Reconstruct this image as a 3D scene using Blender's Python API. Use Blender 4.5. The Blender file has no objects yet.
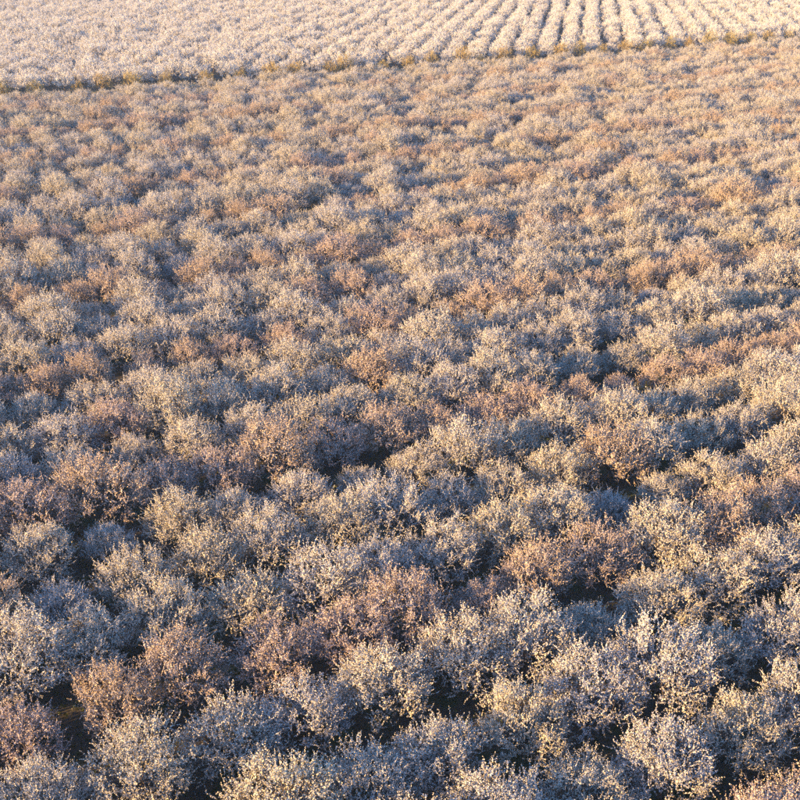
import bpy, math, random
import numpy as np
from mathutils import Vector, Matrix

R = math.radians
scene = bpy.context.scene
col = scene.collection

# ------------------------------------------------------------------ camera
CAM_H = 48.0
PITCH = math.atan(507 / 1164)
cam_data = bpy.data.cameras.new('camera')
cam = bpy.data.objects.new('camera', cam_data)
col.objects.link(cam)
cam.location = (0, 0, CAM_H)
cam.rotation_euler = (R(90) - PITCH, 0, 0)
cam_data.sensor_width = 36
cam_data.lens = 1164 / 800 * 36
cam_data.clip_end = 6000
scene.camera = cam

# ------------------------------------------------------------------ light
SUN_AZ = R(-118)         # measured from +Y (the way the camera looks) towards +X
SUN_EL = R(12)
world = bpy.data.worlds.new('World')
scene.world = world
world.use_nodes = True
wn = world.node_tree.nodes
sky = wn.new('ShaderNodeTexSky')
sky.sky_type = 'NISHITA'
sky.sun_disc = False
sky.sun_elevation = SUN_EL
sky.sun_rotation = SUN_AZ
sky.air_density = 1.0
sky.dust_density = 0.0
sky.ozone_density = 5.5
wn['Background'].inputs['Strength'].default_value = 0.14
world.node_tree.links.new(sky.outputs[0], wn['Background'].inputs['Color'])
sun_data = bpy.data.lights.new('sun', 'SUN')
sun_data.energy = 5.0
sun_data.angle = R(0.55)
sun_data.color = (1.0, 0.61, 0.19)
sun = bpy.data.objects.new('sun', sun_data)
col.objects.link(sun)
sd = Vector((math.sin(SUN_AZ) * math.cos(SUN_EL), math.cos(SUN_AZ) * math.cos(SUN_EL), math.sin(SUN_EL)))
sun.rotation_euler = sd.to_track_quat('Z', 'Y').to_euler()
sun.location = sd * 300
scene.view_settings.view_transform = 'Standard'
scene.view_settings.look = 'None'
scene.view_settings.gamma = 1
scene.view_settings.exposure = 1.95
scene.cycles.use_denoising = False
scene.cycles.max_bounces = 5
scene.cycles.diffuse_bounces = 2
scene.cycles.transmission_bounces = 3
scene.cycles.volume_bounces = 0

# ------------------------------------------------------------------ materials
def material(name):
    m = bpy.data.materials.new(name)
    m.use_nodes = True
    nt = m.node_tree
    nt.nodes.clear()
    out = nt.nodes.new('ShaderNodeOutputMaterial')
    return m, nt, out

def ramp(nt, stops):
    r = nt.nodes.new('ShaderNodeValToRGB')
    e = r.color_ramp.elements
    e[0].position, e[0].color = stops[0][0], (*stops[0][1], 1)
    e[1].position, e[1].color = stops[-1][0], (*stops[-1][1], 1)
    for p, c in stops[1:-1]:
        k = e.new(p); k.color = (*c, 1)
    return r

def petal_material(name, fleck, tree_a, tree_b, translucent=0.16):
    """petals: a colour per flower cluster, drifted by a tone for each tree"""
    m, nt, out = material(name)
    N, L = nt.nodes, nt.links
    at = N.new('ShaderNodeAttribute'); at.attribute_name = 'tint'
    rp = ramp(nt, fleck)
    L.new(at.outputs['Fac'], rp.inputs[0])
    oi = N.new('ShaderNodeObjectInfo')
    tr = ramp(nt, [(0, tree_a), (1, tree_b)])
    L.new(oi.outputs['Random'], tr.inputs[0])
    mx = N.new('ShaderNodeMixRGB'); mx.blend_type = 'MULTIPLY'; mx.inputs[0].default_value = 1
    L.new(rp.outputs[0], mx.inputs[1]); L.new(tr.outputs[0], mx.inputs[2])
    d = N.new('ShaderNodeBsdfDiffuse'); t = N.new('ShaderNodeBsdfTranslucent')
    L.new(mx.outputs[0], d.inputs[0]); L.new(mx.outputs[0], t.inputs[0])
    ms = N.new('ShaderNodeMixShader'); ms.inputs[0].default_value = translucent
    L.new(d.outputs[0], ms.inputs[1]); L.new(t.outputs[0], ms.inputs[2])
    L.new(ms.outputs[0], out.inputs[0])
    return m

M_CREAM = petal_material('cream_petals',
    [(0.0, (.09, .075, .05)), (.12, (.27, .24, .17)), (.30, (.50, .485, .45)), (1.0, (.66, .65, .635))],
    (1.0, .925, .825), (.98, .94, .965))
M_PINK = petal_material('pink_petals',
    [(0.0, (.10, .068, .05)), (.18, (.29, .225, .18)), (.42, (.49, .41, .365)), (1.0, (.63, .55, .51))],
    (1.0, .95, .85), (1.0, .96, .97))
M_WHITE = petal_material('white_petals',
    [(0.0, (.24, .21, .15)), (.12, (.50, .47, .42)), (1.0, (.73, .72, .73))],
    (1.0, .98, .95), (1.0, .98, .98))
M_OCHRE = petal_material('ochre_leaves',
    [(0.0, (.20, .14, .06)), (.5, (.46, .35, .16)), (1.0, (.60, .49, .29))],
    (1.0, .95, .85), (.9, .95, .8))

def bark_material():
    m, nt, out = material('bark')
    N, L = nt.nodes, nt.links
    tc = N.new('ShaderNodeTexCoord'); nz = N.new('ShaderNodeTexNoise')
    nz.inputs['Scale'].default_value = 9; nz.inputs['Detail'].default_value = 6
    L.new(tc.outputs['Object'], nz.inputs['Vector'])
    rp = ramp(nt, [(.3, (.045, .032, .026)), (.7, (.13, .095, .075))])
    L.new(nz.outputs[0], rp.inputs[0])
    b = N.new('ShaderNodeBsdfPrincipled'); b.inputs['Roughness'].default_value = .9
    bp = N.new('ShaderNodeBump'); bp.inputs['Strength'].default_value = .5; bp.inputs['Distance'].default_value = .03
    L.new(nz.outputs[0], bp.inputs['Height']); L.new(bp.outputs[0], b.inputs['Normal'])
    L.new(rp.outputs[0], b.inputs['Base Color']); L.new(b.outputs[0], out.inputs[0])
    return m
M_BARK = bark_material()

def soil_material():
    m, nt, out = material('orchard_soil')
    N, L = nt.nodes, nt.links
    tc = N.new('ShaderNodeTexCoord')
    n1 = N.new('ShaderNodeTexNoise'); n1.inputs['Scale'].default_value = .35; n1.inputs['Detail'].default_value = 8
    n2 = N.new('ShaderNodeTexNoise'); n2.inputs['Scale'].default_value = 14; n2.inputs['Detail'].default_value = 6
    L.new(tc.outputs['Object'], n1.inputs['Vector']); L.new(tc.outputs['Object'], n2.inputs['Vector'])
    r1 = ramp(nt, [(.38, (.046, .036, .028)), (.55, (.060, .050, .034)), (.62, (.034, .050, .020))])
    r2 = ramp(nt, [(.3, (.55, .55, .55)), (.75, (1.25, 1.2, 1.15))])
    L.new(n1.outputs[0], r1.inputs[0]); L.new(n2.outputs[0], r2.inputs[0])
    mx = N.new('ShaderNodeMixRGB'); mx.blend_type = 'MULTIPLY'; mx.inputs[0].default_value = 1
    L.new(r1.outputs[0], mx.inputs[1]); L.new(r2.outputs[0], mx.inputs[2])
    b = N.new('ShaderNodeBsdfPrincipled'); b.inputs['Roughness'].default_value = .95
    bp = N.new('ShaderNodeBump'); bp.inputs['Strength'].default_value = .7; bp.inputs['Distance'].default_value = .08
    L.new(n2.outputs[0], bp.inputs['Height']); L.new(bp.outputs[0], b.inputs['Normal'])
    L.new(mx.outputs[0], b.inputs['Base Color']); L.new(b.outputs[0], out.inputs[0])
    return m
M_SOIL = soil_material()

def strip_material():
    m, nt, out = material('dry_grass_track')
    N, L = nt.nodes, nt.links
    tc = N.new('ShaderNodeTexCoord')
    n1 = N.new('ShaderNodeTexNoise'); n1.inputs['Scale'].default_value = .8; n1.inputs['Detail'].default_value = 9
    L.new(tc.outputs['Object'], n1.inputs['Vector'])
    r1 = ramp(nt, [(.35, (.13, .085, .035)), (.5, (.24, .17, .06)), (.68, (.34, .26, .11))])
    L.new(n1.outputs[0], r1.inputs[0])
    b = N.new('ShaderNodeBsdfPrincipled'); b.inputs['Roughness'].default_value = .95
    bp = N.new('ShaderNodeBump'); bp.inputs['Strength'].default_value = .8; bp.inputs['Distance'].default_value = .15
    L.new(n1.outputs[0], bp.inputs['Height']); L.new(bp.outputs[0], b.inputs['Normal'])
    L.new(r1.outputs[0], b.inputs['Base Color']); L.new(b.outputs[0], out.inputs[0])
    return m
M_STRIP = strip_material()

# ------------------------------------------------------------------ layout
ROW_AZ = math.atan(2480 / math.hypot(1164, 507))
U = np.array([math.sin(ROW_AZ), math.cos(ROW_AZ)])      # along the near rows and along the track
V = np.array([-U[1], U[0]])                             # from row to row, away from the camera
ROW, STEP = 6.7, 5.3
PINK0 = 60.2                                            # offset of a pink row; every fourth row is pink
TRACK_NEAR, TRACK_FAR = 300.0, 317.0                    # the bare strip between the two orchards, along V
FAR_AZ = math.atan(192 / math.hypot(1164, 507))
W = np.array([math.sin(FAR_AZ), math.cos(FAR_AZ)])      # the way the far rows run
FAR_ROW = 8.9                                          # spacing of the far rows, measured along the track
FAR_STEP = 6.4

def proj(p, z):
    """pixel (in 800 x 800) of a point"""
    c, s = math.cos(PITCH), math.sin(PITCH)
    dz = CAM_H - z
    depth = p[1] * c + dz * s
    v = dz * c - p[1] * s
    return 400 + 1164 * p[0] / depth, 400 + 1164 * v / depth, depth

def in_view(p, z, r):
    if p[1] < 5: return False
    x, y, d = proj(p, z)
    m = 1164 * r / d
    return -m < x < 800 + m and -m < y < 800 + m

# ------------------------------------------------------------------ ground
def sheet(name, pts, mat, kind='structure'):
    me = bpy.data.meshes.new(name)
    me.from_pydata([tuple(p) for p in pts], [], [tuple(range(len(pts)))])
    me.materials.append(mat)
    o = bpy.data.objects.new(name, me); col.objects.link(o)
    o['kind'] = kind
    return o
sheet('ground', [(-2500, -600, 0), (2500, -600, 0), (2500, 3500, 0), (-2500, 3500, 0)], M_SOIL)
a, b = U * -500, U * 700
n, f = V * (TRACK_NEAR - 1.5), V * (TRACK_FAR + 1.0)
sheet('dirt_track', [(*(a + n), .004), (*(b + n), .004), (*(b + f), .004), (*(a + f), .004)], M_STRIP)

# ------------------------------------------------------------------ tree meshes
def tube(verts, faces, pts, radii, n):
    base = len(verts)
    pts = [Vector(p) for p in pts]
    for i, p in enumerate(pts):
        d = (pts[min(i + 1, len(pts) - 1)] - pts[max(i - 1, 0)]).normalized()
        s = d.orthogonal().normalized(); t = d.cross(s)
        for k in range(n):
            a = 2 * math.pi * k / n
            verts.append(tuple(p + (s * math.cos(a) + t * math.sin(a)) * radii[i]))
    for i in range(len(pts) - 1):
        for k in range(n):
            a0 = base + i * n + k; a1 = base + i * n + (k + 1) % n
            faces.append((a0, a1, a1 + n, a0 + n))
    faces.append(tuple(base + (len(pts) - 1) * n + k for k in range(n)))

def quads_mesh(name, pos, size, tint, rs, mat, along=None):
    """small petal clusters: one bent four-cornered face each, turned at random"""
    n = len(pos)
    d1 = rs.normal(size=(n, 3)); 
    if along is not None: d1 = d1 * .65 + along * 1.0
    d1 /= np.linalg.norm(d1, axis=1)[:, None]
    d2 = rs.normal(size=(n, 3)); d2 -= (d2 * d1).sum(1)[:, None] * d1
    d2 /= np.linalg.norm(d2, axis=1)[:, None]
    el = rs.uniform(.85, 1.5, n)[:, None]
    s = size[:, None]
    a = d1 * s * el * .5; b = d2 * s * .5
    v = np.empty((n, 4, 3))
    v[:, 0] = pos - a; v[:, 1] = pos - b * rs.uniform(.7, 1.1, n)[:, None]
    v[:, 2] = pos + a; v[:, 3] = pos + b * rs.uniform(.7, 1.1, n)[:, None]
    v += rs.normal(0, .006, v.shape)
    me = bpy.data.meshes.new(name)
    me.vertices.add(n * 4); me.vertices.foreach_set('co', v.reshape(-1))
    me.loops.add(n * 4); me.loops.foreach_set('vertex_index', np.arange(n * 4, dtype=np.int32))
    me.polygons.add(n)
    me.polygons.foreach_set('loop_start', np.arange(0, n * 4, 4, dtype=np.int32))
    me.update()
    at = me.attributes.new('tint', 'FLOAT', 'FACE')
    at.data.foreach_set('value', tint.astype(np.float32))
    me.materials.append(mat)
    return me

def tree_meshes(seed, rad, top, low, clumps, per, kind):
    """one tree: (trunk with limbs, crown of blossom shoots)"""
    rs = np.random.RandomState(seed); rnd = random.Random(seed)
    tv, tf = [], []
    th = rnd.uniform(.7, 1.0)
    lean = Vector((rnd.uniform(-.08, .08), rnd.uniform(-.08, .08), th))
    tube(tv, tf, [(0, 0, -.06), (lean.x * .3, lean.y * .3, .18), lean * .6, lean], [.20, .155, .135, .13], 8)
    nl = rnd.choice((4, 5, 5, 6))
    a0 = rnd.uniform(0, 6.28)
    limbs = []
    for i in range(nl):
        az = a0 + 6.283 * i / nl + rnd.uniform(-.35, .35)
        rr = rad * rnd.uniform(.42, .58); zz = top * rnd.uniform(.52, .70)
        d = Vector((math.cos(az), math.sin(az), 0))
        p0 = lean - Vector((0, 0, .08)); p2 = d * rr + Vector((0, 0, zz))
        p1 = p0.lerp(p2, .45) + d * .16 + Vector((0, 0, -.12))
        limbs.append((p0, p1, p2))
        tube(tv, tf, [p0, p1, p2], [.088, .066, .042], 6)
    # clump centres: on a lumpy dome, spread apart
    cent = []
    lob = [(rs.uniform(0, 6.28), rs.uniform(.2, 1.4), rs.uniform(-.26, .22)) for _ in range(9)]
    for _ in range(clumps):
        best, bd = None, -1
        for _k in range(14):
            az = rs.uniform(0, 6.283); ct = rs.uniform(-.32, 1.0); st = math.sqrt(1 - ct * ct)
            k = 1 + sum(w * max(0, math.cos(az - q) * st * math.sin(e) + ct * math.cos(e)) ** 4 for q, e, w in lob)
            k *= rs.uniform(.66, .93) if rs.uniform() < .80 else rs.uniform(.25, .6)
            mid = low + (top - low) * .36
            z = mid + ct * k * ((top - mid) if ct > 0 else (mid - low) * 2.2)
            p = np.array([math.cos(az) * st * rad * k, math.sin(az) * st * rad * k, max(z, low + .15)])
            d = min([np.linalg.norm(p - c) for c in cent], default=9)
            if d > bd: best, bd = p, d
        cent.append(best)
    P, S, T, A = [], [], [], []
    core = np.array([0, 0, low + .3])
    for c in cent:
        # a branch from the nearest limb to this clump
        cv = Vector(c)
        lim = min(limbs, key=lambda l: (l[2] - cv).length)
        q0 = lim[1].lerp(lim[2], rnd.uniform(.3, 1.0))
        qm = q0.lerp(cv, .5) + Vector((rnd.uniform(-.15, .15), rnd.uniform(-.15, .15), rnd.uniform(-.2, .05)))
        tube(tv, tf, [q0, qm, cv], [.030, .021, .012], 4)
        out = c - core; out /= np.linalg.norm(out) + 1e-6
        ct = rs.uniform(.0, 1.0) * .30 + .35
        npr = int(per * rs.uniform(.5, 1.5))
        for _ in range(npr):
            d = out * .55 + np.array([0, 0, rs.uniform(.0, .95)]) + rs.normal(0, .58, 3)
            if c[2] < low + .9 and rs.uniform() < .5: d[2] -= .7
            d /= np.linalg.norm(d)
            o = c + rs.normal(0, .24, 3) - out * rs.uniform(0, .5)
            ln = rs.uniform(.28, .70) * (1.45 if rs.uniform() < .10 else 1)
            m = max(4, int(ln / .062))
            t = np.linspace(.04, 1, m)
            bend = rs.normal(0, .12, 3) + np.array([0, 0, .10])
            pts = o + d * (t * ln)[:, None] + bend * (t * t * ln)[:, None]
            rep = 2 if kind != 'far' else 1
            for _r in range(rep):
                P.append(pts + rs.normal(0, .022, pts.shape))
                S.append(rs.uniform(.064, .110, m) * (1 - .35 * t) * (1 if kind != 'far' else 1.75))
                tt = np.clip(rs.uniform(0, 1, m) * .55 + ct * .6 + rs.normal(0, .08), .02, 1)
                dull = rs.uniform(size=m) < (.20 if kind in ('cream', 'pink') else .08)
                tt[dull] *= rs.uniform(.02, .4, dull.sum())
                T.append(tt); A.append(np.repeat(d[None], m, 0))
    P = np.concatenate(P); S = np.concatenate(S); T = np.concatenate(T); A = np.concatenate(A)
    keep = P[:, 2] > .25
    P, S, T, A = P[keep], S[keep], T[keep], A[keep]
    trunk = bpy.data.meshes.new('trunk'); trunk.from_pydata(tv, [], tf); trunk.materials.append(M_BARK)
    for p in trunk.polygons: p.use_smooth = True
    mat = {'cream': M_CREAM, 'pink': M_PINK, 'far': M_WHITE, 'ochre': M_OCHRE}[kind]
    crown = quads_mesh('crown', P, S, T, rs, mat, A)
    return trunk, crown

CREAM = [tree_meshes(100 + i, 3.25, 4.9, .6, 56, 30, 'cream') for i in range(10)]
PINK = [tree_meshes(300 + i, 3.15, 4.8, .6, 54, 29, 'pink') for i in range(7)]
FAR = [tree_meshes(500 + i, 3.15, 4.9, .7, 36, 19, 'far') for i in range(7)]
SHRUB = [tree_meshes(700 + i, 2.5, 4.0, .2, 32, 16, 'ochre') for i in range(5)]

# ------------------------------------------------------------------ where the trees stand
rs = np.random.RandomState(7)
def fit(p):
    """crossing of the view wedge, wide enough for neighbours whose shade reaches the picture"""
    y = p[1]
    if y < 22 or y > 760: return False
    hw = 400 / 1164 * (y * math.cos(PITCH) + 45 * math.sin(PITCH))
    return -hw - 32 < p[0] < hw + 22

near = []       # (pos, scale, rotation, variant, row index, pink?)
k0 = int((14 - PINK0) // ROW); k1 = int((TRACK_NEAR - 2.2 - PINK0) // ROW)
for k in range(k0, k1 + 1):
    c = PINK0 + k * ROW
    ph = {0: 0.0, 4: .8, 8: 1.3}.get(k, rs.uniform(-.5, 1.3))
    pink = k % 4 == 0
    for j in range(-60, 110):
        q = U * (j * STEP + ph + rs.normal(0, .26)) + V * (c + rs.normal(0, .24))
        sc = np.clip(rs.normal(1.0, .11), .72, 1.22)
        r1, r2, r3 = rs.uniform(0, 6.283), rs.randint(0, 1000), rs.uniform()
        if not fit(q) or r3 < .012: continue
        if r3 > .975: sc *= .72
        is_pink = pink if rs.uniform() > .07 else not pink and k % 2 == 0 or False
        near.append((q, sc, r1, r2, k, is_pink))
far, shrubs = [], []
for i in range(-90, 90):
    base = U * (i * FAR_ROW) + V * TRACK_FAR
    st0 = rs.uniform(-.6, .6)
    for j in range(0, 120):
        q = base + W * (3.4 + st0 + j * FAR_STEP + rs.normal(0, .5)) + rs.normal(0, .45, 2)
        sc = np.clip(rs.normal(1.0, .13), .68, 1.28)
        r1, r2, r3 = rs.uniform(0, 6.283), rs.randint(0, 1000), rs.uniform()
        if not fit(q) or r3 < .006: continue
        far.append((q, sc, r1, r2, i, j))
    q = base + U * (FAR_ROW * .45 + rs.normal(0, 1.1)) + W * rs.uniform(-2.0, 1.2)
    if fit(q): shrubs.append((q, rs.uniform(.68, 1.25), rs.uniform(0, 6.283), rs.randint(0, 1000), i, 0))

# ------------------------------------------------------------------ single trees
def plant(name, label, cat, group, pos, sc, rz, meshes):
    e = bpy.data.objects.new(name, None); col.objects.link(e)
    e.location = (pos[0], pos[1], 0); e.rotation_euler = (0, 0, rz)
    e.scale = (sc, sc, sc * (1 + .06 * math.sin(rz * 5)))
    e.empty_display_size = .3
    e['label'] = label; e['category'] = cat; e['group'] = group
    for nm, me in zip(('trunk', 'crown'), meshes):
        o = bpy.data.objects.new(nm, me); col.objects.link(o); o.parent = e
    return e

def ordinal(n):
    return str(n) + ('th' if 10 <= n % 100 <= 20 else {1: 'st', 2: 'nd', 3: 'rd'}.get(n % 10, 'th'))

MAXI = 300
def choose(items, r):
    vis = [t for t in items if in_view(t[0], 2.6 * t[1], r)]
    vis.sort(key=lambda t: proj(t[0], 2.6)[2])
    return vis

vis_cream = choose([t for t in near if not t[5]], 2.0)
vis_pink = choose([t for t in near if t[5]], 2.0)
vis_all = vis_cream + vis_pink
pink_rows = sorted({t[4] for t in vis_pink if t[4] % 4 == 0})
order = {}
for k in {t[4] for t in vis_all}:
    row = sorted([t for t in vis_all if t[4] == k], key=lambda t: t[0] @ U)
    for n_, t in enumerate(row): order[id(t)] = n_ + 1
def row_phrase(k):
    pk = (k // 4) * 4
    if k % 4 == 0: return '%s pink row from the front' % ordinal(pink_rows.index(k) + 1)
    if pk in pink_rows:
        return '%s row behind %s pink row from front' % (ordinal(k - pk), ordinal(pink_rows.index(pk) + 1))
    return '%s row before the nearest pink row' % ordinal(pk + 4 - k)
single = set()
for t in vis_cream[:MAXI]:
    single.add(id(t))
    plant('cream_blossom_tree', 'cream blossomed tree, %s from left, %s' % (ordinal(order[id(t)]), row_phrase(t[4])),
          'tree', 'cream blossomed trees of the near orchard', t[0], t[1], t[2], CREAM[t[3] % len(CREAM)])
for t in vis_pink[:MAXI]:
    single.add(id(t))
    plant('pink_blossom_tree', 'pink blossomed tree, %s from left, %s' % (ordinal(order[id(t)]), row_phrase(t[4])),
          'tree', 'pink blossomed trees of the near orchard', t[0], t[1], t[2], PINK[t[3] % len(PINK)])
vis_far = choose(far, 2.0)
far_rows = sorted({t[4] for t in vis_far if t[5] == 0})
vis_far = [t for t in vis_far if t[4] in far_rows]
nd = -(-MAXI // len(far_rows))
for t in [t for t in vis_far if t[5] < nd][:MAXI]:
    single.add(id(t))
    plant('white_blossom_tree', 'white blossomed tree, %s from near end of %s far orchard row from left' % (ordinal(t[5] + 1), ordinal(far_rows.index(t[4]) + 1)),
          'tree', 'white blossomed trees of the far orchard', t[0], t[1], t[2], FAR[t[3] % len(FAR)])
vis_sh = sorted(choose(shrubs, 1.0), key=lambda t: proj(t[0], 1)[0])
for n_, t in enumerate(vis_sh):
    single.add(id(t))
    plant('ochre_shrub', 'ochre leaved shrub at the far orchard edge, %s from the left' % ordinal(n_ + 1),
          'shrub', 'ochre shrubs along the track', t[0], t[1], t[2], SHRUB[t[3] % len(SHRUB)])

# ------------------------------------------------------------------ all further trees, too many to build singly
def mass(name, label, items, variants):
    """one object: a point for each tree, a tree mesh of the single trees put on every point"""
    me = bpy.data.meshes.new(name)
    me.from_pydata([(t[0][0], t[0][1], 0) for t in items], [], [])
    def put(nm, ty, key, vals):
        at = me.attributes.new(nm, ty, 'POINT'); at.data.foreach_set(key, np.asarray(vals).reshape(-1))
    put('turn', 'FLOAT', 'value', np.array([t[2] for t in items], np.float32))
    put('size', 'FLOAT', 'value', np.array([t[1] for t in items], np.float32))
    put('pick', 'INT', 'value', np.array([t[3] % len(variants) for t in items], np.int32))
    o = bpy.data.objects.new(name, me); col.objects.link(o)
    o['kind'] = 'stuff'; o['label'] = label; o['category'] = 'trees'
    ng = bpy.data.node_groups.new(name, 'GeometryNodeTree')
    ng.interface.new_socket('Geometry', in_out='INPUT', socket_type='NodeSocketGeometry')
    ng.interface.new_socket('Geometry', in_out='OUTPUT', socket_type='NodeSocketGeometry')
    N, L = ng.nodes, ng.links
    gi = N.new('NodeGroupInput'); go = N.new('NodeGroupOutput')
    def named(nm, ty):
        a = N.new('GeometryNodeInputNamedAttribute'); a.data_type = ty; a.inputs['Name'].default_value = nm
        return a.outputs['Attribute']
    turn, size, pick = named('turn', 'FLOAT'), named('size', 'FLOAT'), named('pick', 'INT')
    cx = N.new('ShaderNodeCombineXYZ'); L.new(turn, cx.inputs[2])
    join = N.new('GeometryNodeJoinGeometry')
    for i, (tr, cr) in enumerate(variants):
        cmp = N.new('FunctionNodeCompare'); cmp.data_type = 'INT'; cmp.operation = 'EQUAL'
        L.new(pick, cmp.inputs[2]); cmp.inputs[3].default_value = i
        for ob in (tr, cr):
            oi = N.new('GeometryNodeObjectInfo'); oi.inputs['Object'].default_value = ob
            oi.inputs['As Instance'].default_value = True
            ip = N.new('GeometryNodeInstanceOnPoints')
            L.new(gi.outputs[0], ip.inputs['Points']); L.new(cmp.outputs[0], ip.inputs['Selection'])
            L.new(oi.outputs['Geometry'], ip.inputs['Instance'])
            L.new(cx.outputs[0], ip.inputs['Rotation']); L.new(size, ip.inputs['Scale'])
            L.new(ip.outputs[0], join.inputs[0])
    L.new(join.outputs[0], go.inputs[0])
    md = o.modifiers.new('trees', 'NODES'); md.node_group = ng
    return o

def shown(meshes):
    """the objects of single trees that carry these meshes"""
    out = []
    for tr, cr in meshes:
        t = next((o for o in col.objects if o.data is tr), None)
        c = next((o for o in col.objects if o.data is cr), None)
        if t and c: out.append((t, c))
    return out
mass('cream_orchard_trees', 'mass of cream blossomed trees filling the back of the near orchard',
     [t for t in near if not t[5] and id(t) not in single], shown(CREAM))
mass('pink_orchard_trees', 'pink blossomed trees scattered in rows through the back of the near orchard',
     [t for t in near if t[5] and id(t) not in single], shown(PINK))
mass('white_orchard_trees', 'white blossomed trees filling the far orchard to the top of the picture',
     [t for t in far if id(t) not in single], shown(FAR))
print('near', len(near), 'far', len(far), 'visible', len(vis_cream), len(vis_pink), len(vis_far), len(vis_sh))

# ------------------------------------------------------------------ grass and fallen petals between the nearest rows
def ground_cover():
    g = np.random.RandomState(21)
    n = 70000
    y = g.uniform(34, 130, n); hw = 400 / 1164 * (y * math.cos(PITCH) + 48 * math.sin(PITCH)) + 4
    x = g.uniform(-1, 1, n) * hw
    lump = np.sin(x * .9 + 2 * np.sin(y * .37)) * np.sin(y * .8 + 1.5 * np.sin(x * .41)) + g.normal(0, .5, n)
    pos = np.stack([x, y, g.uniform(.02, .11, n)], 1)
    size = np.where(lump > 0, g.uniform(.10, .26, n), g.uniform(.05, .12, n))
    tint = np.clip(.35 + .3 * lump + g.normal(0, .15, n), 0, .94)
    petal = g.uniform(size=n) < .10
    tint[petal] = 1.0; size[petal] = .06
    up = np.tile([0, 0, 1.1], (n, 1))
    m = petal_material('low_grass', [(0.0, (.050, .040, .030)), (.4, (.050, .060, .024)), (.94, (.085, .10, .035)), (1.0, (.5, .48, .45))],
                       (1, 1, 1), (1, 1, 1))
    me = quads_mesh('low_grass', pos, size, tint, g, m, up)
    o = bpy.data.objects.new('low_grass', me); col.objects.link(o)
    o['kind'] = 'stuff'; o['label'] = 'low dark grass and fallen petals between the nearest tree rows'; o['category'] = 'grass'
ground_cover()

# ------------------------------------------------------------------ haze
def haze():
    x0, x1, y0, y1, z0, z1 = -2600, 2600, -700, 3600, -1.0, 52.0
    me = bpy.data.meshes.new('haze')
    v = [(x, y, z) for z in (z0, z1) for y in (y0, y1) for x in (x0, x1)]
    me.from_pydata(v, [], [(0, 2, 3, 1), (4, 5, 7, 6), (0, 1, 5, 4), (2, 6, 7, 3), (0, 4, 6, 2), (1, 3, 7, 5)])
    m, nt, out = material('haze')
    pv = nt.nodes.new('ShaderNodeVolumePrincipled')
    pv.inputs['Color'].default_value = (.62, .78, 1.0, 1)
    pv.inputs['Density'].default_value = 0.00013
    pv.inputs['Anisotropy'].default_value = 0.2
    nt.links.new(pv.outputs[0], out.inputs['Volume'])
    me.materials.append(m)
    o = bpy.data.objects.new('haze', me); col.objects.link(o)
    o['kind'] = 'stuff'
    o['label'] = 'thin pale haze over the orchards'; o['category'] = 'haze'
haze()
